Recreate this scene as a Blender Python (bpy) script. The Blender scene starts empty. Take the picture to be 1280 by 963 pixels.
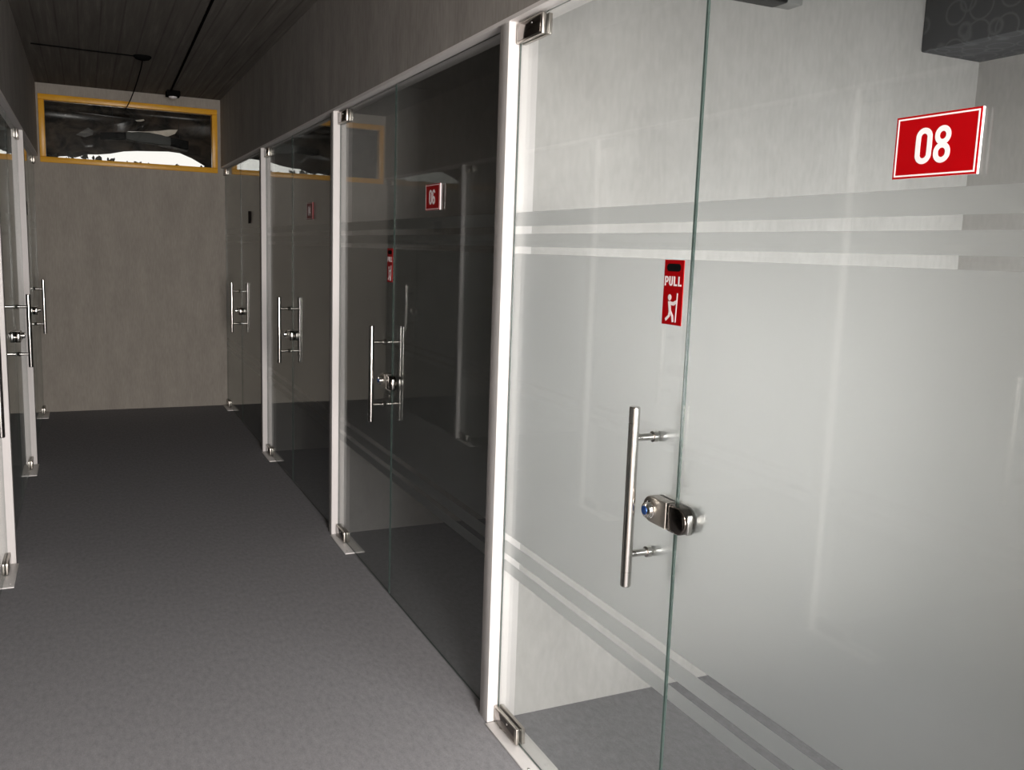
import bpy, bmesh, math, random
from mathutils import Vector, Matrix
random.seed(4)
S = bpy.context.scene
COL = S.collection
PI = math.pi

# ------------------------------------------------------------------ measures (metres)
R, SET, L = 1.155, 0.034, -0.348          # corridor faces of both office fronts, set-back of the glass
H, ZC, YE, Y0 = 2.228, 2.839, 8.879, -3.0  # glass head, ceiling, end wall, entrance behind the camera
GT = 0.006                                 # glass thickness
XB, XL = 3.185, -2.4                       # far walls of the offices
POST_W = 0.066
RIGHT_POSTS = [0.43, 2.534, 4.646, 6.755]
LEFT_POSTS = [0.62, 2.72, 4.701, 6.80]
DOOR_W = 0.918
FILM = [(0.529, 0.566), (0.588, 0.631), (0.654, 1.547), (1.568, 1.606), (1.629, 1.671)]

# ------------------------------------------------------------------ materials
def node_mat(name):
    m = bpy.data.materials.new(name); m.use_nodes = True
    nt = m.node_tree; nt.nodes.clear()
    out = nt.nodes.new('ShaderNodeOutputMaterial')
    return m, nt, out

def N(nt, t, **kw):
    n = nt.nodes.new(t)
    for k, v in kw.items():
        if k in n.inputs.keys(): n.inputs[k].default_value = v
        else: setattr(n, k, v)
    return n

def coords(nt, scale=(1, 1, 1)):
    tc = N(nt, 'ShaderNodeTexCoord'); mp = N(nt, 'ShaderNodeMapping')
    mp.inputs['Scale'].default_value = scale
    nt.links.new(tc.outputs['Object'], mp.inputs['Vector'])
    return mp.outputs['Vector']

def ramp(nt, fac, stops):
    r = N(nt, 'ShaderNodeValToRGB')
    e = r.color_ramp.elements
    while len(e) < len(stops): e.new(0.5)
    for el, (p, c) in zip(e, stops):
        el.position = p; el.color = (c[0], c[1], c[2], 1)
    nt.links.new(fac, r.inputs['Fac'])
    return r.outputs['Color']

def plain(name, col, rough=0.5, metal=0.0, spec=0.5, coat=0.0):
    m, nt, out = node_mat(name)
    b = N(nt, 'ShaderNodeBsdfPrincipled')
    v = coords(nt, (9, 9, 9)); n = N(nt, 'ShaderNodeTexNoise', Scale=3.0, Detail=3.0)
    nt.links.new(v, n.inputs['Vector'])
    c = ramp(nt, n.outputs['Fac'], [(0.3, [x * 0.96 for x in col]), (0.7, [min(1, x * 1.03) for x in col])])
    nt.links.new(c, b.inputs['Base Color'])
    b.inputs['Roughness'].default_value = rough; b.inputs['Metallic'].default_value = metal
    b.inputs['Specular IOR Level'].default_value = spec
    b.inputs['Coat Weight'].default_value = coat
    nt.links.new(b.outputs['BSDF'], out.inputs['Surface'])
    return m

def textured(name, dark, light, scale, detail=6, rough=0.85, bump=0.0, fine=None, spec=0.2):
    """mottled wallpaper / plaster / carpet: a stretched noise plus a finer grain"""
    m, nt, out = node_mat(name)
    b = N(nt, 'ShaderNodeBsdfPrincipled', Roughness=rough)
    b.inputs['Specular IOR Level'].default_value = spec
    n1 = N(nt, 'ShaderNodeTexNoise', Scale=1.0, Detail=float(detail), Roughness=0.62)
    nt.links.new(coords(nt, scale), n1.inputs['Vector'])
    n2 = N(nt, 'ShaderNodeTexNoise', Scale=1.0, Detail=2.0)
    nt.links.new(coords(nt, fine or [s * 9 for s in scale]), n2.inputs['Vector'])
    mx = N(nt, 'ShaderNodeMix'); mx.data_type = 'FLOAT'; mx.inputs[0].default_value = 0.4
    nt.links.new(n1.outputs['Fac'], mx.inputs[2]); nt.links.new(n2.outputs['Fac'], mx.inputs[3])
    c = ramp(nt, mx.outputs[0], [(0.32, dark), (0.68, light)])
    nt.links.new(c, b.inputs['Base Color'])
    if bump:
        bp = N(nt, 'ShaderNodeBump', Strength=bump, Distance=0.004)
        nt.links.new(mx.outputs[0], bp.inputs['Height']); nt.links.new(bp.outputs['Normal'], b.inputs['Normal'])
    nt.links.new(b.outputs['BSDF'], out.inputs['Surface'])
    return m

def glass_mat(name, tint):
    """clear sheet: straight-through transmission with a Schlick mirror layer"""
    m, nt, out = node_mat(name)
    g = N(nt, 'ShaderNodeNewGeometry')
    dot = N(nt, 'ShaderNodeVectorMath', operation='DOT_PRODUCT')
    nt.links.new(g.outputs['Incoming'], dot.inputs[0]); nt.links.new(g.outputs['Normal'], dot.inputs[1])
    ab = N(nt, 'ShaderNodeMath', operation='ABSOLUTE'); nt.links.new(dot.outputs['Value'], ab.inputs[0])
    su = N(nt, 'ShaderNodeMath', operation='SUBTRACT'); su.inputs[0].default_value = 1; nt.links.new(ab.outputs[0], su.inputs[1])
    pw = N(nt, 'ShaderNodeMath', operation='POWER'); nt.links.new(su.outputs[0], pw.inputs[0]); pw.inputs[1].default_value = 5
    ma = N(nt, 'ShaderNodeMath', operation='MULTIPLY_ADD'); nt.links.new(pw.outputs[0], ma.inputs[0])
    ma.inputs[1].default_value = 0.90; ma.inputs[2].default_value = 0.026
    tr = N(nt, 'ShaderNodeBsdfTransparent'); tr.inputs['Color'].default_value = (*tint, 1)
    gl = N(nt, 'ShaderNodeBsdfGlossy'); gl.inputs['Roughness'].default_value = 0.0
    gl.inputs['Color'].default_value = (0.96, 0.98, 0.97, 1)
    mix = N(nt, 'ShaderNodeMixShader')
    nt.links.new(ma.outputs[0], mix.inputs['Fac']); nt.links.new(tr.outputs[0], mix.inputs[1]); nt.links.new(gl.outputs[0], mix.inputs[2])
    nt.links.new(mix.outputs[0], out.inputs['Surface'])
    return m

def film_mat(name):
    m, nt, out = node_mat(name)
    rf = N(nt, 'ShaderNodeBsdfRefraction', Roughness=0.46, IOR=1.25); rf.inputs['Color'].default_value = (1.0, 1.0, 1.0, 1)
    tl = N(nt, 'ShaderNodeBsdfTranslucent'); tl.inputs['Color'].default_value = (0.90, 0.93, 0.92, 1)
    df = N(nt, 'ShaderNodeBsdfDiffuse'); df.inputs['Color'].default_value = (0.82, 0.85, 0.84, 1)
    n = N(nt, 'ShaderNodeTexNoise', Scale=90.0, Detail=2.0)
    nt.links.new(coords(nt), n.inputs['Vector'])
    a = N(nt, 'ShaderNodeMixShader'); a.inputs['Fac'].default_value = 0.30
    nt.links.new(tl.outputs[0], a.inputs[1]); nt.links.new(df.outputs[0], a.inputs[2])
    f = N(nt, 'ShaderNodeMapRange'); f.inputs['To Min'].default_value = 0.20; f.inputs['To Max'].default_value = 0.26
    nt.links.new(n.outputs['Fac'], f.inputs['Value'])
    b = N(nt, 'ShaderNodeMixShader')
    nt.links.new(f.outputs['Result'], b.inputs['Fac']); nt.links.new(rf.outputs[0], b.inputs[1]); nt.links.new(a.outputs[0], b.inputs[2])
    nt.links.new(b.outputs[0], out.inputs['Surface'])
    return m

def plank_mat(name):
    m, nt, out = node_mat(name)
    b = N(nt, 'ShaderNodeBsdfPrincipled', Roughness=0.8); b.inputs['Specular IOR Level'].default_value = 0.03
    n = N(nt, 'ShaderNodeTexNoise', Scale=1.0, Detail=6.0, Roughness=0.65)
    nt.links.new(coords(nt, (34, 1.2, 1)), n.inputs['Vector'])
    c = ramp(nt, n.outputs['Fac'], [(0.30, (0.13, 0.12, 0.108)), (0.55, (0.165, 0.153, 0.138)), (0.78, (0.24, 0.222, 0.20))])
    w = N(nt, 'ShaderNodeTexWave', Scale=1.0, Distortion=0.0); w.wave_type = 'BANDS'; w.bands_direction = 'X'
    nt.links.new(coords(nt, (2.6, 1, 1)), w.inputs['Vector'])
    g = ramp(nt, w.outputs['Fac'], [(0.0, (0.72, 0.72, 0.72)), (0.03, (1, 1, 1))])
    mx = N(nt, 'ShaderNodeMix'); mx.data_type = 'RGBA'; mx.blend_type = 'MULTIPLY'; mx.inputs[0].default_value = 1
    nt.links.new(c, mx.inputs[6]); nt.links.new(g, mx.inputs[7])
    nt.links.new(mx.outputs[2], b.inputs['Base Color'])
    nt.links.new(b.outputs['BSDF'], out.inputs['Surface'])
    return m

def ring_mat(name):
    """dark grey wallpaper printed with paler overlapping rings"""
    m, nt, out = node_mat(name)
    b = N(nt, 'ShaderNodeBsdfPrincipled', Roughness=0.8)
    fac = None
    for off in ((0, 0, 0), (0.37, 0.5, 0.21)):
        tc = N(nt, 'ShaderNodeTexCoord'); mp = N(nt, 'ShaderNodeMapping')
        mp.inputs['Scale'].default_value = (9, 9, 9); mp.inputs['Location'].default_value = off
        nt.links.new(tc.outputs['Object'], mp.inputs['Vector'])
        v = N(nt, 'ShaderNodeTexVoronoi', Scale=1.0, Randomness=0.55)
        nt.links.new(mp.outputs['Vector'], v.inputs['Vector'])
        c = ramp(nt, v.outputs['Distance'], [(0.0, (0, 0, 0)), (0.37, (0, 0, 0)), (0.42, (1, 1, 1)), (0.47, (0, 0, 0))])
        if fac is None: fac = c
        else:
            mx = N(nt, 'ShaderNodeMix'); mx.data_type = 'RGBA'; mx.blend_type = 'LIGHTEN'; mx.inputs[0].default_value = 1
            nt.links.new(fac, mx.inputs[6]); nt.links.new(c, mx.inputs[7]); fac = mx.outputs[2]
    c = ramp(nt, fac, [(0.0, (0.075, 0.078, 0.085)), (1.0, (0.13, 0.135, 0.145))])
    nt.links.new(c, b.inputs['Base Color'])
    nt.links.new(b.outputs['BSDF'], out.inputs['Surface'])
    return m

def sheet_mat(name, dark, light, scale, gloss=0.03):
    """crumpled translucent plastic sheet"""
    m, nt, out = node_mat(name)
    n = N(nt, 'ShaderNodeTexNoise', Scale=1.0, Detail=4.0, Roughness=0.6, Distortion=1.2)
    nt.links.new(coords(nt, scale), n.inputs['Vector'])
    c = ramp(nt, n.outputs['Fac'], [(0.38, dark), (0.72, light)])
    tl = N(nt, 'ShaderNodeBsdfTranslucent'); nt.links.new(c, tl.inputs['Color'])
    df = N(nt, 'ShaderNodeBsdfDiffuse'); nt.links.new(c, df.inputs['Color'])
    a = N(nt, 'ShaderNodeMixShader'); a.inputs['Fac'].default_value = 0.4
    nt.links.new(tl.outputs[0], a.inputs[1]); nt.links.new(df.outputs[0], a.inputs[2])
    gl = N(nt, 'ShaderNodeBsdfGlossy'); gl.inputs['Roughness'].default_value = 0.25
    b = N(nt, 'ShaderNodeMixShader'); b.inputs['Fac'].default_value = gloss
    nt.links.new(a.outputs[0], b.inputs[1]); nt.links.new(gl.outputs[0], b.inputs[2])
    nt.links.new(b.outputs[0], out.inputs['Surface'])
    return m

M = {}
M['wall'] = textured('grey_wallpaper', (0.29, 0.272, 0.25), (0.43, 0.405, 0.375), (7, 7, 2.2), fine=(70, 70, 14), bump=0.12)
M['wall_end'] = textured('beige_wallpaper', (0.33, 0.300, 0.262), (0.44, 0.402, 0.352), (8, 8, 2.5), fine=(90, 90, 16), bump=0.12)
M['wall_room'] = textured('pale_grey_wallpaper', (0.49, 0.475, 0.455), (0.60, 0.585, 0.563), (5, 5, 2.6), fine=(60, 60, 20), bump=0.12)
M['carpet'] = textured('grey_carpet', (0.215, 0.213, 0.221), (0.315, 0.312, 0.322), (60, 26, 60), fine=(280, 150, 280), bump=0.22, rough=0.95, spec=0.05)
M['white'] = textured('white_paint', (0.85, 0.81, 0.79), (0.89, 0.855, 0.835), (6, 6, 1.5), rough=0.6, spec=0.3)
M['post_face'] = textured('grey_post_paint', (0.47, 0.45, 0.435), (0.56, 0.54, 0.525), (6, 6, 1.5), rough=0.7)
M['glass'] = glass_mat('clear_glass', (0.945, 0.953, 0.951))
M['glass_edge'] = plain('glass_edge_green', (0.07, 0.10, 0.09), 0.15, 0, 0.6)
M['film'] = film_mat('frosted_film')
M['steel'] = plain('polished_steel', (0.72, 0.70, 0.67), 0.13, 1.0)
M['steel_satin'] = plain('satin_steel', (0.46, 0.43, 0.39), 0.33, 1.0)
M['steel_dark'] = plain('dark_mirror_steel', (0.16, 0.14, 0.125), 0.12, 1.0)
M['plate'] = plain('pale_floor_plate', (0.74, 0.72, 0.70), 0.45, 0.25)
M['red'] = plain('red_acrylic', (0.36, 0.001, 0.003), 0.4, 0, 0.12)
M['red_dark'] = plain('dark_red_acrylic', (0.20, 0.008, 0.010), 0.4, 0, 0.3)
M['sign_white'] = plain('white_print', (0.88, 0.80, 0.80), 0.5)
M['acrylic'] = plain('white_acrylic_edge', (0.92, 0.88, 0.88), 0.3)
M['black'] = plain('black_plastic', (0.012, 0.012, 0.013), 0.45)
M['black_sign'] = plain('black_sign_plate', (0.014, 0.010, 0.010), 0.8, 0, 0.1)
M['grey_plastic'] = plain('grey_plastic', (0.30, 0.30, 0.29), 0.5)
M['yellow'] = textured('yellow_varnished_wood', (0.84, 0.39, 0.02), (0.95, 0.50, 0.035), (3, 3, 3), rough=0.35, spec=0.5)
M['plank'] = plank_mat('dark_plank_ceiling')
M['ring'] = ring_mat('ring_print_wallpaper')
M['room_ceiling'] = textured('dark_ceiling_board', (0.05, 0.046, 0.042), (0.07, 0.064, 0.06), (4, 4, 4))
M['sheet'] = sheet_mat('brown_plastic_sheet', (0.016, 0.012, 0.0095), (0.17, 0.13, 0.10), (3.0, 3.0, 5.0))
M['sheet_pale'] = sheet_mat('pale_plastic_sheet', (0.70, 0.66, 0.60), (0.95, 0.90, 0.84), (5, 5, 8))
M['sheet_mid'] = sheet_mat('smoky_plastic_sheet', (0.06, 0.055, 0.048), (0.36, 0.34, 0.31), (5, 5, 8))
M['black_matte'] = plain('matte_black', (0.008, 0.008, 0.008), 0.95, 0, 0.0)
M['lamp_grey'] = plain('dark_grey_metal', (0.05, 0.054, 0.05), 0.6, 0.0)
M['leaf'] = plain('dark_leaf', (0.03, 0.03, 0.022), 0.7)
M['concrete'] = textured('outdoor_concrete', (0.25, 0.24, 0.22), (0.34, 0.33, 0.31), (4, 4, 4))
M['blue'] = plain('blue_reflection_face', (0.02, 0.07, 0.24), 0.2, 0.6)  # bluish reflection on the key cylinder, painted as a colour

# ------------------------------------------------------------------ mesh builder
class MB:
    def __init__(self): self.bm = bmesh.new()
    def _add(self, b, mi=0, smooth=False):
        for f in b.faces: f.material_index = mi; f.smooth = smooth
        me = bpy.data.meshes.new('t'); b.to_mesh(me); b.free()
        self.bm.from_mesh(me); bpy.data.meshes.remove(me)
        return self
    def box(self, lo, hi, bev=0.0, mi=0, seg=2):
        lo = [min(a, b) for a, b in zip(lo, hi)], [max(a, b) for a, b in zip(lo, hi)]
        lo, hi = lo
        b = bmesh.new(); bmesh.ops.create_cube(b, size=1)
        for v in b.verts:
            for i in range(3): v.co[i] = lo[i] + (v.co[i] + 0.5) * (hi[i] - lo[i])
        if bev: bmesh.ops.bevel(b, geom=list(b.edges), offset=bev, segments=seg, affect='EDGES', profile=0.5)
        return self._add(b, mi, False)
    def lathe(self, p0, axis, prof, n=28, mi=0):
        """prof: (distance along axis, radius)"""
        ax = Vector(axis).normalized(); t = ax.orthogonal().normalized(); u = ax.cross(t)
        b = bmesh.new(); rings = []
        for d, r in prof:
            c = Vector(p0) + ax * d
            rings.append([b.verts.new(c + (t * math.cos(2 * PI * k / n) + u * math.sin(2 * PI * k / n)) * max(r, 1e-5)) for k in range(n)])
        for a, c in zip(rings, rings[1:]):
            for k in range(n): b.faces.new((a[k], a[(k + 1) % n], c[(k + 1) % n], c[k]))
        b.faces.new(rings[0][::-1]); b.faces.new(rings[-1])
        bmesh.ops.recalc_face_normals(b, faces=b.faces)
        self._add(b, mi, True)
        return self
    def cyl(self, p0, p1, r, n=24, mi=0, ch=None):
        d = (Vector(p1) - Vector(p0)); h = d.length; ch = min(r * 0.2, h * 0.3) if ch is None else ch
        return self.lathe(p0, d, [(0, r - ch), (ch, r), (h - ch, r), (h, r - ch)], n, mi)
    def tube(self, pts, r, n=10, mi=0):
        pts = [Vector(p) for p in pts]; b = bmesh.new(); rings = []; t = None
        for i, p in enumerate(pts):
            d = (pts[min(i + 1, len(pts) - 1)] - pts[max(i - 1, 0)]).normalized()
            t = (d.orthogonal() if t is None else t - d * t.dot(d)).normalized(); u = d.cross(t)
            rings.append([b.verts.new(p + (t * math.cos(2 * PI * k / n) + u * math.sin(2 * PI * k / n)) * r) for k in range(n)])
        for a, c in zip(rings, rings[1:]):
            for k in range(n): b.faces.new((a[k], a[(k + 1) % n], c[(k + 1) % n], c[k]))
        b.faces.new(rings[0][::-1]); b.faces.new(rings[-1])
        bmesh.ops.recalc_face_normals(b, faces=b.faces)
        self._add(b, mi, True)
        return self
    def prism(self, poly, fr, d0, d1, mi=0, bev=0.0):
        """2-D polygon (a, b) lifted by frame fr = (origin, A, B, Nrm) between depths d0 and d1"""
        o, A, B, Nn = [Vector(x) for x in fr]
        b = bmesh.new()
        lo = [b.verts.new(o + A * x + B * y + Nn * d0) for x, y in poly]
        hi = [b.verts.new(o + A * x + B * y + Nn * d1) for x, y in poly]
        b.faces.new(lo[::-1]); top = b.faces.new(hi); n = len(poly)
        for k in range(n): b.faces.new((lo[k], lo[(k + 1) % n], hi[(k + 1) % n], hi[k]))
        bmesh.ops.recalc_face_normals(b, faces=b.faces)
        if bev: bmesh.ops.bevel(b, geom=list(top.edges), offset=bev, segments=3, affect='EDGES', profile=0.5)
        return self._add(b, mi)
    def stroke(self, pts, w, fr, d0, d1, closed=False, mi=0):
        """flat lettering stroke of width w along 2-D points"""
        o, A, B, Nn = [Vector(x) for x in fr]; n = len(pts); b = bmesh.new(); sec = []
        P = [Vector((x, y)) for x, y in pts]
        for i, p in enumerate(P):
            a = P[(i - 1) % n] if (closed or i) else None; c = P[(i + 1) % n] if (closed or i < n - 1) else None
            d1_ = (p - a).normalized() if a is not None else (c - p).normalized()
            d2_ = (c - p).normalized() if c is not None else d1_
            t = (d1_ + d2_).normalized(); nn = Vector((-t.y, t.x)); k = 1 / max(0.5, nn.dot(Vector((-d1_.y, d1_.x))))
            e = [p + nn * w / 2 * k, p - nn * w / 2 * k]
            sec.append([b.verts.new(o + A * q.x + B * q.y + Nn * d) for q in e for d in (d0, d1)])
        for i in range(n if closed else n - 1):
            s, t = sec[i], sec[(i + 1) % n]
            for x, y in ((0, 1), (1, 3), (3, 2), (2, 0)): b.faces.new((s[x], s[y], t[y], t[x]))
        if not closed:
            b.faces.new([sec[0][k] for k in (0, 2, 3, 1)]); b.faces.new([sec[-1][k] for k in (0, 1, 3, 2)])
        bmesh.ops.recalc_face_normals(b, faces=b.faces)
        return self._add(b, mi)
    def build(self, name, mats, parent=None, origin=(0, 0, 0), at=None):
        """vertices are given relative to the parent (or to origin for a top-level mesh)"""
        me = bpy.data.meshes.new(name)
        if at is not None:
            bmesh.ops.translate(self.bm, verts=self.bm.verts, vec=-Vector(at))
        self.bm.to_mesh(me); self.bm.free()
        me.set_sharp_from_angle(angle=math.radians(35))
        for m in (mats if isinstance(mats, (list, tuple)) else [mats]): me.materials.append(M[m])
        o = bpy.data.objects.new(name, me); COL.objects.link(o)
        if parent is not None: o.parent = parent
        elif at is not None: o.location = at
        return o

def tag(o, label=None, cat=None, group=None, kind=None):
    if label: o['label'] = label
    if cat: o['category'] = cat
    if group: o['group'] = group
    if kind: o['kind'] = kind
    return o
def empty(name, loc, label=None, cat=None, group=None, kind=None):
    o = bpy.data.objects.new(name, None); COL.objects.link(o); o.location = loc; o.empty_display_size = 0.1
    return tag(o, label, cat, group, kind)
def struct(o, label=None, cat=None): return tag(o, label, cat, None, 'structure')
def copy_tree(o, parent=None):
    c = o.copy(); COL.objects.link(c)
    if parent is not None: c.parent = parent
    for ch in list(o.children): copy_tree(ch, c)
    return c

# ------------------------------------------------------------------ shell of the corridor and the offices
T = 0.1
struct(MB().box((XL - T, Y0 - T, -T), (XB + T, YE + T, 0)).build('floor', 'carpet'), 'grey carpet floor of the corridor and offices', 'floor')
struct(MB().box((L - 0.1, Y0 - T, ZC), (R + 0.1, YE + T, ZC + T)).build('ceiling', 'plank'), 'dark plank ceiling over the corridor', 'ceiling')
for nm, a, b, lab in (('ceiling_right', R + 0.1, XB + T, 'dark ceiling over the offices on the right'), ('ceiling_left', XL - T, L - 0.1, 'dark ceiling over the offices on the left')):
    struct(MB().box((a, Y0 - T, ZC), (b, YE + T, ZC + T)).build(nm, 'room_ceiling'), lab, 'ceiling')

# end wall with the opening of the high window
FX0, FX1, FZ0, FZ1 = -0.332, 1.127, 2.181, 2.749
b = MB()
b.box((XL - T, YE, 0), (XB + T, YE + T, FZ0)); b.box((XL - T, YE, FZ1), (XB + T, YE + T, ZC))
b.box((XL - T, YE, FZ0), (FX0, YE + T, FZ1)); b.box((FX1, YE, FZ0), (XB + T, YE + T, FZ1))
struct(b.build('wall_end', 'wall_end'), 'beige papered wall closing the corridor under the yellow window', 'wall')

# bulkheads above the glass, solid stretches beside the camera, far walls of the offices
def bulkhead(side):
    x0, x1 = (R, R + 0.1) if side > 0 else (L, L - 0.1)
    p0 = (RIGHT_POSTS if side > 0 else LEFT_POSTS)[0]
    m = MB().box((x0, p0, H + 0.012), (x1, YE, ZC)).box((x0, Y0, 0), (x1, p0, ZC))
    return m
struct(bulkhead(1).build('wall_right', 'wall'), 'grey papered bulkhead above the right row of glass fronts', 'wall')
struct(bulkhead(-1).build('wall_left', 'wall'), 'grey papered bulkhead above the left row of glass fronts', 'wall')
struct(MB().box((R, RIGHT_POSTS[0], H), (R + 0.1, YE, H + 0.012)).build('trim_1', 'white'), 'white soffit strip along the head of the right glass fronts', 'trim')
struct(MB().box((L, LEFT_POSTS[0], H), (L - 0.1, YE, H + 0.012)).build('trim_2', 'white'), 'white soffit strip along the head of the left glass fronts', 'trim')

WX0, WX1, WZ0, WZ1 = 1.42, 3.10, 0.80, 1.46         # unseen window added in the near wall of room 08 for fill light
WY = RIGHT_POSTS[0] + 0.012
struct(MB().box((XB, Y0, 0), (XB + T, YE, ZC)).build('wall_back', 'wall_room'), 'back wall of the offices on the right', 'wall')
w = struct(empty('added_window', (WX0, WY, WZ0)), 'unseen window added for fill light in the near wall of room 08', 'window')
fr = MB(); ww, wh = WX1 - WX0, WZ1 - WZ0
for a, c in (((0, 0), (0.04, wh)), ((ww - 0.04, 0), (ww, wh)), ((0.04, 0), (ww - 0.04, 0.04)), ((0.04, wh - 0.04), (ww - 0.04, wh))):
    fr.box((a[0], 0.002, a[1]), (c[0], 0.040, c[1]), 0.004)
fr.build('window_frame', 'white', w)
MB().box((0.04, 0.018, 0.04), (ww - 0.04, 0.024, wh - 0.04)).build('window_pane', 'glass', w)
struct(MB().box((XL, Y0, 0), (XL - T, YE, ZC)).build('wall_outer', 'wall_room'), 'back wall of the offices on the left', 'wall')
# entrance behind the camera: wall with a glazed opening
b = MB()
EX0, EX1, EZ1 = L + 0.14, R - 0.14, 2.3
b.box((XL - T, Y0 - T, 0), (EX0, Y0, ZC)); b.box((EX1, Y0 - T, 0), (XB + T, Y0, ZC)); b.box((EX0, Y0 - T, EZ1), (EX1, Y0, ZC))
struct(b.build('wall_front', 'wall'), 'front wall with the entrance opening behind the camera', 'wall')

# partitions between the offices, each with a white post at the corridor
rooms_r = ['the near end of room 08', 'rooms 08 and 06', 'room 06 and the dark office beyond', 'the two farthest right offices']
for i, y in enumerate(RIGHT_POSTS):
    pm = MB(); pa, pb = y + 0.012, y + POST_W - 0.012
    if i == 0:
        pm.box((R + 0.1, pa, 0), (XB, pb, WZ0)).box((R + 0.1, pa, WZ1), (XB, pb, ZC)).box((R + 0.1, pa, WZ0), (WX0, pb, WZ1)).box((WX1, pa, WZ0), (XB, pb, WZ1))
    else: pm.box((R + 0.1, pa, 0), (XB, pb, ZC))
    struct(pm.build(f'wall_partition_{i + 1}', 'wall_room'),
           ('grey papered partition at the near end of room 08', 'lit pale grey partition wall inside room 08', 'unlit partition inside room 06', 'unlit partition of the farthest right offices')[i], 'wall')
for i, y in enumerate(LEFT_POSTS):
    struct(MB().box((L - 0.1, y + 0.012, 0), (XL, y + POST_W - 0.012, ZC)).build(f'wall_partition_{i + 5}', 'wall_room'), 'partition between the left offices', 'wall')
post_labels_r = ['white post beside the camera at the near end of room 08', 'tall bright white post between the dark front of 06 and room 08',
                 'white post left of the glass door marked 06', 'narrow white post farthest down the right row']
post_labels_l = ['white post on the left beside the camera', 'white post on the left opposite room 08',
                 'white post at the left edge of the photo, nearest of the left row', 'thin white post behind the nearest left pull handle']
n = 3
for side, posts, labs in ((1, RIGHT_POSTS, post_labels_r), (-1, LEFT_POSTS, post_labels_l)):
    for y, lab in zip(posts, labs):
        x0, x1 = (R, R + 0.1) if side > 0 else (L, L - 0.1)
        p = MB().box((x0, y, 0), (x1, y + POST_W, H), 0.003, 0, 2)
        for f in p.bm.faces:                       # the corridor face is papered like the bulkhead
            if f.normal.x * side < -0.95: f.material_index = 1
        struct(p.build(f'trim_{n}', ['white', 'post_face']), lab, 'post'); n += 1

# ------------------------------------------------------------------ glass fronts
def pane_mesh(y0, y1, z0, z1, side):
    m = MB().box((0, y0, z0), (side * GT, y1, z1))
    for f in m.bm.faces:
        if abs(f.normal.x) < 0.5: f.material_index = 1
    return m
def film_mesh(y0, y1, side, bands=FILM):
    m = MB()
    for a, c in bands: m.box((side * (GT + 0.0004), y0, a), (side * (GT + 0.0012), y1, c))
    return m

def make_handle(parent, side, y):
    """pull handle through the glass: a bar on both faces joined by two standoffs"""
    h = None
    zc, hl = 0.9965, 0.2145
    for k, u in enumerate((-0.066, 0.066 + GT)):
        x = u * side; r = 0.0127
        m = MB()
        m.lathe((x, y, zc - hl), (0, 0, 1), [(0, r * 0.86), (0.0025, r), (0.036, r), (0.0365, r * 0.9), (0.038, r * 0.9), (0.0385, r), (2 * hl - 0.0385, r), (2 * hl - 0.038, r * 0.9), (2 * hl - 0.0365, r * 0.9), (2 * hl - 0.036, r), (2 * hl - 0.0025, r), (2 * hl, r * 0.86)], 32)
        if k == 0: h = m.build('pull_handle', 'steel', parent); h['label'] = 'polished steel pull handle'
        else: m.build('inner_bar', 'steel', h)
    for z in (1.138, 0.860):
        for u0, u1, s0 in ((-0.066, -0.0005, 1), (0.066 + GT, GT + 0.0018, -1)):
            a = Vector((u0 * side, y, z)); c = Vector((u1 * side, y, z)); d = (c - a); ln = d.length
            m = MB().lathe(a, d, [(0.008, 0.0085), (ln - 0.014, 0.0085), (ln - 0.0135, 0.0128), (ln - 0.001, 0.0128), (ln, 0.0122)], 24)
            m.build('standoff', 'steel', h)
    return h

def stadium_half(w, h, toward, n=14):
    """outline of half a stadium: flat edge at a = 0, round end at a = toward * w"""
    r = h / 2; pts = [(0, -r)]
    for k in range(n + 1):
        t = -PI / 2 + PI * k / n
        pts.append((toward * (w - r + r * math.cos(t)), r * math.sin(t)))
    pts.append((0, r))
    return pts

def make_lock(parent, side, y, toward, strike=False):
    """half of the glass lock; toward = +1 runs away from the joint along +y"""
    z = 0.972
    x = 0.0
    frame = ((x, y, z), (0, 1, 0), (0, 0, 1), (-side, 0, 0))
    k = MB().prism(stadium_half(0.092 if not strike else 0.066, 0.062, toward), frame, 0.0005, 0.026, 0, 0.004).build('strike_box' if strike else 'door_lock', 'steel_dark' if strike else 'steel_satin', parent)
    fi = ((side * GT, y, z), (0, 1, 0), (0, 0, 1), (side, 0, 0))
    MB().prism(stadium_half(0.092 if not strike else 0.066, 0.062, toward), fi, 0.002, 0.024, 0, 0.004).build('inner_case', 'steel_satin', k)
    if not strike:
        c = (-side * 0.024, y + toward * 0.058, z)
        MB().lathe(c, (-side, 0, 0), [(0, 0.0205), (0.006, 0.0205), (0.008, 0.0185), (0.016, 0.0175), (0.019, 0.013)], 30).build('key_cylinder', 'steel', k)
        MB().lathe((c[0] - side * 0.0188, c[1], z), (-side, 0, 0), [(0, 0.011), (0.0015, 0.0105)], 24).build('keyway_disc', 'blue', k)
        c = (side * (GT + 0.022), y + toward * 0.055, z)
        t = MB().lathe(c, (side, 0, 0), [(0, 0.016), (0.01, 0.016), (0.012, 0.010), (0.022, 0.010)], 24)
        t.box((c[0] + side * 0.016, c[1] - 0.004, z - 0.02), (c[0] + side * 0.034, c[1] + 0.004, z + 0.02), 0.002)
        t.build('thumb_turn', 'steel', k)
    else:
        MB().box((-side * 0.008, y + toward * 0.064, z - 0.022), (-side * 0.022, y + toward * 0.0725, z + 0.022), 0.002).build('end_cap', 'steel', k)
    return k

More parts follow.
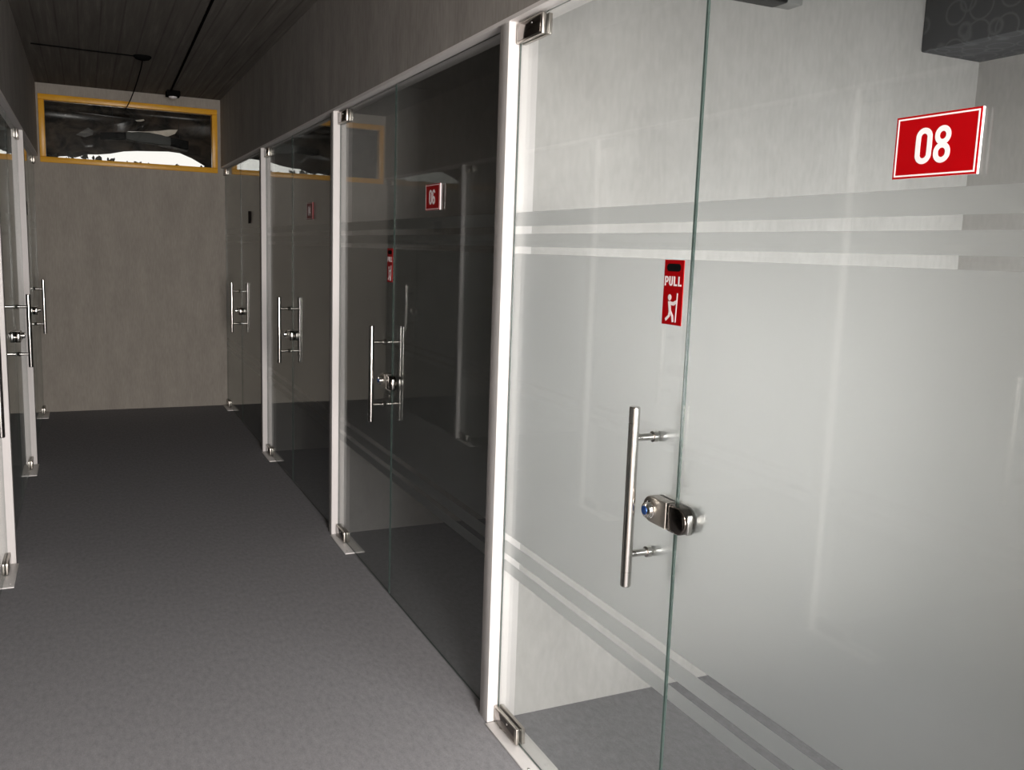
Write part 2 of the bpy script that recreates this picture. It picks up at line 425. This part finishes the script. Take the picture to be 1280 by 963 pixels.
def make_patch(parent, side, z0, z1, name):
    ln = 0.176
    p = MB()
    for u0, u1 in ((-0.0125, -0.0004), (GT + 0.0016, GT + 0.0137)):
        p.box((u0 * side, -0.006, z0), (u1 * side, -ln, z1), 0.002)
    o = p.build(name, 'steel_satin', parent)
    f = MB().box((-0.0124 * side, -0.016, z0 + 0.005), (-0.0142 * side, -ln + 0.012, z1 - 0.005), 0.0012).build('cover_plate', 'steel_dark', o)
    MB().lathe((-0.014 * side, -ln * 0.62, (z0 + z1) / 2 + 0.012), (-side, 0, 0), [(0, 0.004), (0.0012, 0.0038)], 16).build('screw', 'steel', o)
    return o

def make_door(side):
    """hinged glass leaf, its hinge edge at the root, running towards the camera (-y)"""
    root = empty('door_1', (0, 0, 0), kind='structure')
    pane_mesh(-DOOR_W + 0.003, -0.006, 0.008, H - 0.006, side).build('glass_leaf', ['glass', 'glass_edge'], root)
    film_mesh(-DOOR_W + 0.003, -0.006, side).build('frosted_film', 'film', root)['label'] = 'milky frosted film with clear stripes'
    make_patch(root, side, H - 0.066, H - 0.008, 'top_patch_fitting')
    make_patch(root, side, 0.010, 0.062, 'bottom_patch_fitting')
    make_handle(root, side, -0.829)
    make_lock(root, side, -DOOR_W + 0.004, 1)
    return root

def make_panel(side, y_joint, y_near, label, stripes=True):
    root = empty('glass_panel', (gx(side), y_joint, 0), label, 'glass panel', 'fixed glass panels of the office fronts')
    ln = y_joint - y_near
    pane_mesh(-ln + 0.002, -0.003, 0.004, H - 0.002, side).build('glass_sheet', ['glass', 'glass_edge'], root)
    film_mesh(-ln + 0.002, -0.003, side).build('frosted_film', 'film', root)
    make_lock(root, side, -0.004, -1, True)
    return root

def gx(side): return R + SET if side > 0 else L - SET

bays_r = [(RIGHT_POSTS[1], RIGHT_POSTS[0]), (RIGHT_POSTS[2], RIGHT_POSTS[1]), (RIGHT_POSTS[3], RIGHT_POSTS[2]), (YE, RIGHT_POSTS[3])]
bays_l = [(LEFT_POSTS[1], LEFT_POSTS[0]), (LEFT_POSTS[2], LEFT_POSTS[1]), (LEFT_POSTS[3], LEFT_POSTS[2]), (YE, LEFT_POSTS[3])]
door_lab = {1: ['large frosted glass door of lit room 08 with red PULL sign', 'dark glass door left of the panel marked 06', 'dark glass door between the two far white posts on the right', 'farthest dark glass door on the right, against the end wall'],
            -1: ['glass door on the left opposite room 08', 'glass door on the left hinged on the nearest left post', 'glass door on the left with the nearer of two pull handles', 'glass door on the left with the farther pull handle, against the end wall']}
panel_lab = {1: ['wide bright frosted glass panel bearing the red 08 sign', 'black looking glass panel bearing the red 06 sign', 'dark glass panel with a dull red sign, third along the right', 'narrow dark glass panel with a black sign, farthest on the right'],
             -1: ['left glass panel opposite room 08', 'left glass panel nearest the camera', 'left glass panel between the two left posts', 'left glass panel farthest down the corridor']}
plate_lab = {1: ['bright pale floor hinge plate at the foot of the room 08 door', 'pale floor hinge plate at the foot of the 06 door', 'small floor hinge plate under the post farthest down the right row', 'floor hinge plate in the far right corner by the end wall'],
             -1: ['floor hinge plate opposite room 08', 'pale floor hinge plate at the left edge, nearest of the left row', 'pale floor hinge plate under the second left post', 'floor hinge plate in the far left corner by the end wall']}
def make_plate(side):
    x = -0.045 * side
    p = MB().box((x - 0.0 * side, -0.008, 0.0005), (0.055 * side, -0.335, 0.006), 0.0015).build('floor_hinge_plate', 'plate')
    s = MB()
    MB().lathe((-0.028 * side, -0.30, 0.006), (0, 0, 1), [(0, 0.005), (0.001, 0.0045)], 14).build('screw', 'steel', p)
    MB().lathe((0.0, -0.055, 0.006), (0, 0, 1), [(0, 0.014), (0.003, 0.013), (0.0035, 0.0105)], 20).build('pivot', 'steel_satin', p)
    return p
num = 1
for side, bays in ((1, bays_r), (-1, bays_l)):
    proto = make_door(side); plate = make_plate(side)
    for i, (yh, yn) in enumerate(bays):
        d = proto if i == 0 else copy_tree(proto)
        d.name = f'door_{num}'; num += 1
        d.location = (gx(side), yh, 0); tag(d, door_lab[side][i], 'door')
        q = plate if i == 0 else copy_tree(plate)
        q.location = (gx(side), yh, 0); tag(q, plate_lab[side][i], 'floor plate', 'floor hinge plates of the glass doors')
        make_panel(side, yh - DOOR_W, yn + POST_W, panel_lab[side][i])

# ------------------------------------------------------------------ signs
def loop(cx, cy, rx, ry, n=28, p=1.0):
    """rounded ring; ry larger than rx gives a stadium"""
    pts = []
    for k in range(n):
        t = 2 * PI * k / n
        c, s = math.cos(t), math.sin(t)
        pts.append((cx + rx * c, cy + (ry - rx) * (1 if s > 1e-6 else (-1 if s < -1e-6 else 0)) + rx * s))
    return pts
def arc(cx, cy, rx, ry, a0, a1, n=14):
    return [(cx + rx * math.cos(math.radians(a0 + (a1 - a0) * k / n)), cy + ry * math.sin(math.radians(a0 + (a1 - a0) * k / n))) for k in range(n + 1)]
def digit(m, ch, cx, h, fr, d0, d1):
    w = h * 0.16; rx = h * 0.195; e = h / 2 - w / 2
    if ch == '0': m.stroke(loop(cx, 0, rx, e), w, fr, d0, d1, True)
    elif ch == '8':
        m.stroke(loop(cx, e - h * 0.175, rx * 0.93, h * 0.185), w * 0.95, fr, d0, d1, True)
        m.stroke(loop(cx, -e + h * 0.195, rx, h * 0.205), w * 0.95, fr, d0, d1 + 0.00005, True)
    elif ch == '6':
        m.stroke(loop(cx, -e + h * 0.20, rx, h * 0.20), w, fr, d0, d1, True)
        m.stroke([(cx - rx, -h * 0.15), (cx - rx, e - rx)] + arc(cx, e - rx, rx, rx, 180, 10), w, fr, d0, d1 + 0.00005)
    elif ch == '4':
        m.stroke([(cx + rx * 0.5, -h / 2), (cx + rx * 0.5, h / 2 - w * 0.2), (cx - rx * 1.3, -h * 0.18), (cx + rx * 1.6, -h * 0.18)], w * 0.8, fr, d0, d1)

SW, SH = 0.153, 0.096
def number_sign(side, y_c, z_c, text, mat, label, name='room_number_sign'):
    """thin acrylic plate on the corridor face of the glass: face, border line, digits"""
    o = (gx(side) - side * 0.0005, y_c, z_c)
    fr = ((0, 0, 0), (0, -side, 0), (0, 0, 1), (-side, 0, 0))
    w, h = SW / 2, SH / 2
    s = MB().prism([(-w, -h), (w, -h), (w, h), (-w, h)], fr, 0, 0.0045).build(name, 'acrylic' if text == '08' or text == '06' else mat)
    s.location = o; tag(s, label, 'sign', 'room number signs on the glass fronts')
    MB().prism([(-w, -h), (w, -h), (w, h), (-w, h)], fr, 0.0045, 0.0060).build('sign_face', mat, s)
    if text:
        q = 0.0042; bw, bh = w - q, h - q
        MB().stroke([(-bw, -bh), (bw, -bh), (bw, bh), (-bw, bh)], 0.0024, fr, 0.006, 0.0063, True).build('border_line', 'sign_white', s)
        m = MB(); dh = 0.055
        for k, ch in enumerate(text): digit(m, ch, -0.004 + (k - 0.5) * 0.034, dh, fr, 0.006, 0.0064)
        m.build('digits', 'sign_white', s)['label'] = 'white room number'
    return s
number_sign(1, 1.008, 1.735, '08', 'red', 'red plate with white 08 on the bright frosted panel')
number_sign(1, 3.240, 1.745, '06', 'red', 'red plate with white 06 on the dark glass panel')
number_sign(1, 5.312, 1.748, '04', 'red_dark', 'dull dark red plate on the dark panel beyond 06')
number_sign(1, 7.470, 1.755, '', 'black_sign', 'small blackish plate on the farthest right panel').scale.y = 0.55
number_sign(-1, 7.42, 1.745, '', 'black_sign', 'blackish plate on the left panel farthest down the corridor')

def pull_sign(y_c, z_c, label):
    side = 1
    fr = ((0, 0, 0), (0, -side, 0), (0, 0, 1), (-side, 0, 0))
    w, h = 0.0365, 0.0725
    s = MB().prism([(-w, -h), (w, -h), (w, h), (-w, h)], fr, 0, 0.0018).build('pull_sign', 'red')
    s.location = (gx(1) - 0.0005, y_c, z_c); tag(s, label, 'sign', 'PULL signs on the doors')
    # dark oval badge at the top
    MB().prism([(x, y) for x, y in [(0.017 * math.copysign(1, math.cos(t)) + 0.0095 * math.cos(t), 0.0555 + 0.0085 * math.sin(t)) for t in [2 * PI * (k + 0.5) / 28 for k in range(28)]]], fr, 0.0018, 0.0024).build('badge', 'black_matte', s)
    m = MB(); d0, d1 = 0.0018, 0.0022; sw = 0.0042; b0, ht = 0.0145, 0.0215
    def X(i): return -0.0305 + i * 0.0166
    m.stroke([(X(0), b0), (X(0), b0 + ht - 0.0021), (X(0) + 0.0045, b0 + ht - 0.0021)] + arc(X(0) + 0.0055, b0 + 0.0145, 0.0042, 0.0049, 80, -80, 8) + [(X(0) + 0.0045, b0 + 0.0095), (X(0), b0 + 0.0095)], sw, fr, d0, d1)
    m.stroke([(X(1), b0 + ht), (X(1), b0 + 0.007)] + arc(X(1) + 0.0048, b0 + 0.007, 0.0048, 0.0049, 180, 360, 10) + [(X(1) + 0.0096, b0 + ht)], sw, fr, d0, d1)
    for k in (2, 3):
        m.stroke([(X(k) + 0.0012, b0 + ht), (X(k) + 0.0012, b0 + 0.0021), (X(k) + 0.0115, b0 + 0.0021)], sw, fr, d0, d1)
    m.build('pull_lettering', 'sign_white', s)
    g = MB()
    g.prism([(-0.0105 + 0.0062 * math.cos(2 * PI * k / 20), -0.0115 + 0.0068 * math.sin(2 * PI * k / 20)) for k in range(20)], fr, d0, d1)
    g.prism([(-0.0155, -0.0205), (-0.006, -0.0195), (-0.0028, -0.042), (-0.0105, -0.0445)], fr, d0, d1 + 0.00003)     # trunk
    g.stroke([(-0.010, -0.0225), (0.004, -0.0235), (0.0165, -0.0185)], 0.0048, fr, d0, d1 + 0.00006)                     # arm
    g.stroke([(-0.008, -0.026), (0.006, -0.0275), (0.0165, -0.022)], 0.0035, fr, d0, d1 + 0.00009)
    g.stroke([(-0.0075, -0.042), (-0.0095, -0.053), (-0.0225, -0.0625)], 0.0062, fr, d0, d1 + 0.00012)                   # trailing leg
    g.stroke([(-0.0055, -0.042), (0.0035, -0.053), (0.0060, -0.066)], 0.0062, fr, d0, d1 + 0.00015)                      # bracing leg
    g.build('pulling_figure', 'sign_white', s)
    MB().stroke([(0.0185, -0.001), (0.0155, -0.066)], 0.0028, fr, d0, d1 + 0.0002).build('door_line', 'sign_white', s)
    return s
pull_sign(1.675, 1.473, 'red PULL sign with white pulling figure on the room 08 door')
pull_sign(3.770, 1.477, 'dim red PULL sign on the dark glass door of room 06')

# ------------------------------------------------------------------ yellow framed high window in the end wall
w = struct(empty('window_1', (FX0, YE, FZ0)), 'high wide window with yellow wooden frame in the end wall', 'window')
W, HH = FX1 - FX0, FZ1 - FZ0
fw = 0.047
for nm, a, c in (('frame_rail', (0, 0), (W, fw)), ('frame_rail', (0, HH - fw), (W, HH)), ('frame_stile', (0, fw), (fw, HH - fw)), ('frame_stile', (W - fw, fw), (W, HH - fw))):
    MB().box((a[0] + 0.0005, -0.018, a[1]), (c[0] - 0.0005, 0.07, c[1]), 0.004).build(nm, 'yellow', w)
MB().box((fw, 0.030, fw), (W - fw, 0.036, HH - fw)).build('window_pane', 'glass', w)

# things behind that window: a brown plastic sheet hung under an outside roof, with a bright gap under it
YS = 11.0; K = YS / YE
def far(px, pz): return (px * K, 1.55 + (pz - 1.55) * K)
# ragged lower edge of the sheet, as seen on the window plane (x, z)
edge = [(-2.4, 2.205), (-1.5, 2.23), (-0.9, 2.215), (-0.30, 2.222), (-0.22, 2.232), (-0.13, 2.243), (-0.06, 2.235), (0.03, 2.270), (0.12, 2.275), (0.22, 2.290), (0.33, 2.318), (0.44, 2.330), (0.58, 2.338), (0.70, 2.345), (0.80, 2.338), (0.90, 2.300), (0.97, 2.262), (1.01, 2.240), (1.03, 2.190), (1.4, 2.17), (2.2, 2.16), (3.2, 2.10)]
holes = [[(0.36, 2.492), (0.50, 2.505), (0.63, 2.522), (0.72, 2.540), (0.785, 2.545), (0.76, 2.505), (0.70, 2.478), (0.60, 2.474), (0.48, 2.484)],
         [(0.43, 2.596), (0.46, 2.602), (0.50, 2.612), (0.508, 2.600), (0.48, 2.588), (0.445, 2.586)],
         [(-0.05, 2.43), (0.05, 2.50), (0.09, 2.475), (0.085, 2.44), (0.02, 2.415)],
         [(0.60, 2.392), (0.78, 2.402), (0.88, 2.392), (0.86, 2.352), (0.76, 2.366), (0.66, 2.378)]]
bm = bmesh.new(); es = []
def ring(pts):
    vs = [bm.verts.new((x, YS, z)) for x, z in pts]
    for a, c in zip(vs, vs[1:] + vs[:1]): es.append(bm.edges.new((a, c)))
ring([far(*p) for p in edge] + [(3.2 * K, 2.99), (-2.4 * K, 2.99)])
for h in holes: ring([far(*p) for p in h])
bmesh.ops.triangle_fill(bm, use_beauty=True, use_dissolve=False, edges=es)
sheet = MB(); me = bpy.data.meshes.new('t'); bm.to_mesh(me); bm.free(); sheet.bm.from_mesh(me); bpy.data.meshes.remove(me)
sh = tag(sheet.build('plastic_sheet', 'sheet'), 'dark brown crumpled plastic sheet seen through the yellow framed window', 'sheet')
so = sh.modifiers.new('thick', 'SOLIDIFY'); so.thickness = 0.006
for k, h in enumerate(holes):      # paler film stretched behind each tear
    cx = sum(p[0] for p in h) / len(h); cz = sum(p[1] for p in h) / len(h)
    MB().prism([far(cx + (x - cx) * 1.15, cz + (z - cz) * 1.3) for x, z in h], ((0, YS + 0.02, 0), (1, 0, 0), (0, 0, 1), (0, -1, 0)), -0.004, 0).build('pale_patch', 'sheet_pale' if k < 2 else 'sheet_mid', sh)

# curved dark bar hung outside, with black end blocks
yb = 9.6; Kb = yb / YE
bar = empty('hanging_bar', (0.52 * Kb, yb, 1.55 + (2.445 - 1.55) * Kb), 'dark curved hanging bar with black end blocks behind the yellow framed window', 'bar')
def bp_(x, z): return (x * Kb - bar.location.x, 1.55 + (z - 1.55) * Kb - bar.location.z)
frb = ((0, 0, 0), (1, 0, 0), (0, 0, 1), (0, -1, 0))
top = [bp_(0.35, 2.478), bp_(0.45, 2.492), bp_(0.54, 2.494), bp_(0.64, 2.482), bp_(0.72, 2.462)]
bot = [bp_(0.72, 2.402), bp_(0.66, 2.398), bp_(0.54, 2.404), bp_(0.45, 2.408), bp_(0.35, 2.424)]
MB().prism(top + bot, frb, -0.06, 0.06, 0, 0.004).build('bar_body', 'lamp_grey', bar)
for q in ([(0.145, 2.462), (0.35, 2.480), (0.35, 2.424), (0.145, 2.412)], [(0.72, 2.464), (0.87, 2.445), (0.868, 2.375), (0.72, 2.402)]):
    MB().prism([bp_(*p) for p in q], frb, -0.07, 0.07, 0, 0.004).build('end_block', 'black_matte', bar)
for x in (0.25, 0.80):
    a = bp_(x, 2.47 if x < 0.5 else 2.455)
    MB().tube([(a[0], 0, a[1] - 0.03), (a[0], 0.2, 3.0 - bar.location.z)], 0.002, 8).build('hanger_wire', 'black', bar)
struct(MB().box((-3.5, YE + T, 3.0), (4.5, YS + 0.5, 3.1)).build('roof', 'concrete'), 'flat roof over the outside passage behind the end wall', 'roof')
struct(MB().box((-12, YE + T, -0.2), (14, 40, -0.1)).build('ground', 'concrete'), 'unseen ground added behind the end wall to block sky light from below', 'ground')  # added slab, keeps sky light from below off the hanging bar
ledge = struct(MB().box((-2.5, 10.30, -0.1), (3.5, 10.48, 2.245)).build('wall_outside', 'concrete'), 'outside wall behind the end window', 'wall')
# dry sprigs growing on the outside wall
def sprig(x, h, kind, lab):
    o = (x, 10.39, 2.245)
    m = MB(); r = random.Random(int(x * 991) + 7)
    for k in range(3 + kind):
        a = r.uniform(-0.32, 0.32); hh = h * r.uniform(0.6, 1.0); s = 0.05 * r.uniform(-1, 1)
        pts = [(0.03 * s * 5 + math.sin(a) * hh * t * t, 0.02 * math.sin(5 * t + k), hh * math.cos(a) * t) for t in [j / 5 for j in range(6)]]
        m.tube(pts, 0.0045, 6)
    st = m.build('dry_sprig', 'leaf'); st.location = o
    f = MB()
    for k in range(6 + 3 * kind):
        a = r.uniform(-0.32, 0.32); hh = h * r.uniform(0.45, 1.0)
        c = Vector((math.sin(a) * hh, 0.02 * r.uniform(-1, 1), math.cos(a) * hh * 0.95)); t = r.uniform(0, PI)
        d = Vector((math.cos(t), 0.2, math.sin(t))) * 0.028; e = Vector((-math.sin(t), 0.15, math.cos(t))) * 0.010
        b2 = bmesh.new(); vs = [b2.verts.new(c + p) for p in (-d, -d * 0.3 - e, d * 0.4 - e, d, d * 0.4 + e, -d * 0.3 + e)]
        fc = b2.faces.new(vs); ex = bmesh.ops.extrude_face_region(b2, geom=[fc])
        for v in ex['geom']:
            if isinstance(v, bmesh.types.BMVert): v.co.y += 0.002
        bmesh.ops.recalc_face_normals(b2, faces=b2.faces)
        f._add(b2)
    f.build('leaves', 'leaf', st)
    tag(st, lab, 'plant', 'sprigs along the foot of the yellow framed window')
lab = 'dark sprig silhouetted along the bottom of the yellow framed window'
for x, h, k in ((-0.22, 0.13, 2), (-0.10, 0.16, 2), (0.02, 0.15, 1), (0.11, 0.14, 1), (0.22, 0.12, 0), (0.34, 0.12, 1), (0.44, 0.11, 1), (0.52, 0.10, 0), (0.76, 0.11, 1), (1.0, 0.11, 1)):
    sprig(x * 10.39 / YE, h, k, lab)

# ------------------------------------------------------------------ ceiling fittings
c = [(0.615, 2.6, ZC - 0.011), (0.63, 4.0, ZC - 0.011), (0.656, 5.3, ZC - 0.011), (0.69, 7.4, ZC - 0.011), (0.706, 8.55, ZC - 0.011)]
tag(MB().tube([(a, b, ZC - 0.0085) for a, b, _ in c], 0.0075, 12).build('ceiling_conduit', 'black_matte', at=c[2]), 'black conduit running along the dark plank ceiling', 'pipe')
d = MB().box((0.672, 8.56, ZC - 0.045), (0.786, 8.70, ZC - 0.001), 0.006).build('ceiling_box', 'black_matte', at=(0.729, 8.63, ZC))
tag(d, 'small dark ceiling box above the yellow framed window', 'ceiling box')
MB().lathe((0, 0, -0.044), (0, 0, -1), [(0, 0.036), (0.012, 0.034), (0.02, 0.022)], 24).build('sensor_lens', 'acrylic', d)
r = MB().lathe((0, 0, -0.001), (0, 0, -1), [(0, 0.060), (0.008, 0.060), (0.022, 0.046), (0.030, 0.016)], 28).build('ceiling_rose', 'black_matte')
r.location = (0.405, 7.145, ZC); tag(r, 'round black ceiling rose that two cables run from', 'ceiling rose')
c = [(0.405, 7.145, ZC - 0.030), (0.402, 7.30, ZC - 0.062)] + [(0.402 - 0.05 * t, 7.30 + 1.555 * t, ZC - 0.062 - 0.098 * t - 0.03 * math.sin(PI * t)) for t in (0.2, 0.4, 0.6, 0.8, 1.0)]
tag(MB().tube(c, 0.0045, 8).build('hanging_cable', 'black_matte', at=c[0]), 'thin black cable slung from the ceiling rose to the yellow frame', 'cable')
c = [(0.345, 7.143, ZC - 0.006), (0.10, 7.13, ZC - 0.008), (-0.12, 7.125, ZC - 0.006), (-0.295, 7.118, ZC - 0.006)]
tag(MB().tube(c, 0.0045, 8).build('ceiling_cable', 'black_matte', at=c[0]), 'thin black cable crossing the ceiling from the rose to the left', 'cable')

# ------------------------------------------------------------------ inside room 08
yp = RIGHT_POSTS[1] + 0.012
bx = MB().box((2.862, RIGHT_POSTS[0] + POST_W, 2.345), (XB, yp, ZC), 0.006).build('wall_beam', 'ring')
struct(bx, 'dark ring patterned ceiling beam at the back of room 08', 'beam')
fx = empty('wall_fixture', (1.80, yp, 2.403), 'black box fixture high on the partition wall inside room 08', 'fixture')
MB().box((-0.36, -0.075, 0.0), (0.345, -0.0005, 0.20), 0.006).build('fixture_body', 'black', fx)
MB().box((0.3455, -0.073, 0.002), (0.412, -0.0005, 0.196), 0.006).build('end_cap', 'grey_plastic', fx)

# ------------------------------------------------------------------ light: daylight through the entrance, the sky, and added fill lights
def area(name, loc, target, sx, sy, power, col):
    l = bpy.data.lights.new(name, 'AREA'); l.shape = 'RECTANGLE'; l.size = sx; l.size_y = sy; l.energy = power; l.color = col
    o = bpy.data.objects.new(name, l); COL.objects.link(o); o.location = loc
    o.rotation_euler = (Vector(target) - Vector(loc)).to_track_quat('-Z', 'Y').to_euler()
    return o
area('entrance_daylight', ((EX0 + EX1) / 2, Y0 - 0.15, 1.25), ((EX0 + EX1) / 2, 3, 1.25), 1.2, 2.1, 330, (1.0, 0.95, 0.92))
area('room_fill_light', ((WX0 + WX1) / 2, WY - 0.02, (WZ0 + WZ1) / 2), ((WX0 + WX1) / 2, WY + 2, (WZ0 + WZ1) / 2), WX1 - WX0 - 0.1, WZ1 - WZ0 - 0.1, 26, (1.0, 0.99, 0.985)).data.spread = math.radians(104)  # added light behind the made-up window, narrowed onto the middle of the partition

# unseen ceiling lamp added behind the camera to brighten the near floor
lamp = empty('added_lamp', (0.42, -0.9, ZC), 'unseen flat square lamp added on the ceiling behind the camera as fill light', 'lamp')
MB().box((-0.32, -0.32, -0.05), (0.32, 0.32, -0.0005), 0.006).build('lamp_housing', 'white', lamp)
area('added_lamp_light', (0.42, -0.9, ZC - 0.056), (0.42, -0.899, 0), 0.58, 0.58, 165, (1.0, 0.95, 0.93))

wd = bpy.data.worlds.new('sky'); S.world = wd; wd.use_nodes = True
bg = wd.node_tree.nodes['Background']; bg.inputs['Color'].default_value = (1.0, 0.96, 0.90, 1); bg.inputs['Strength'].default_value = 1.15

# ------------------------------------------------------------------ camera
yaw, pit, rol, F = -0.4436, -0.1468, -0.0342, 1121.85
mat = Matrix.Rotation(yaw, 3, 'Z') @ Matrix.Rotation(pit, 3, 'X') @ Matrix.Rotation(rol, 3, 'Y')
rt, fw_, up = mat.col[0], mat.col[1], mat.col[2]
cam = bpy.data.cameras.new('camera'); co = bpy.data.objects.new('camera', cam); COL.objects.link(co)
m4 = Matrix.Identity(4)
for i in range(3):
    m4[i][0], m4[i][1], m4[i][2] = rt[i], up[i], -fw_[i]
m4[2][3] = 1.55
co.matrix_world = m4
cam.sensor_width = 36; cam.lens = F * 36 / 1280; cam.clip_start = 0.02
S.camera = co
S.view_settings.view_transform = 'Standard'; S.view_settings.look = 'None'
S.view_settings.exposure = 0.0; S.view_settings.gamma = 1.0; S.view_settings.use_curve_mapping = False
S.cycles.max_bounces = 14; S.cycles.transparent_max_bounces = 24; S.cycles.transmission_bounces = 12
S.cycles.glossy_bounces = 8; S.cycles.diffuse_bounces = 5
S.cycles.caustics_reflective = True; S.cycles.caustics_refractive = True
S.cycles.sample_clamp_indirect = 6.0
S.cycles.use_denoising = True
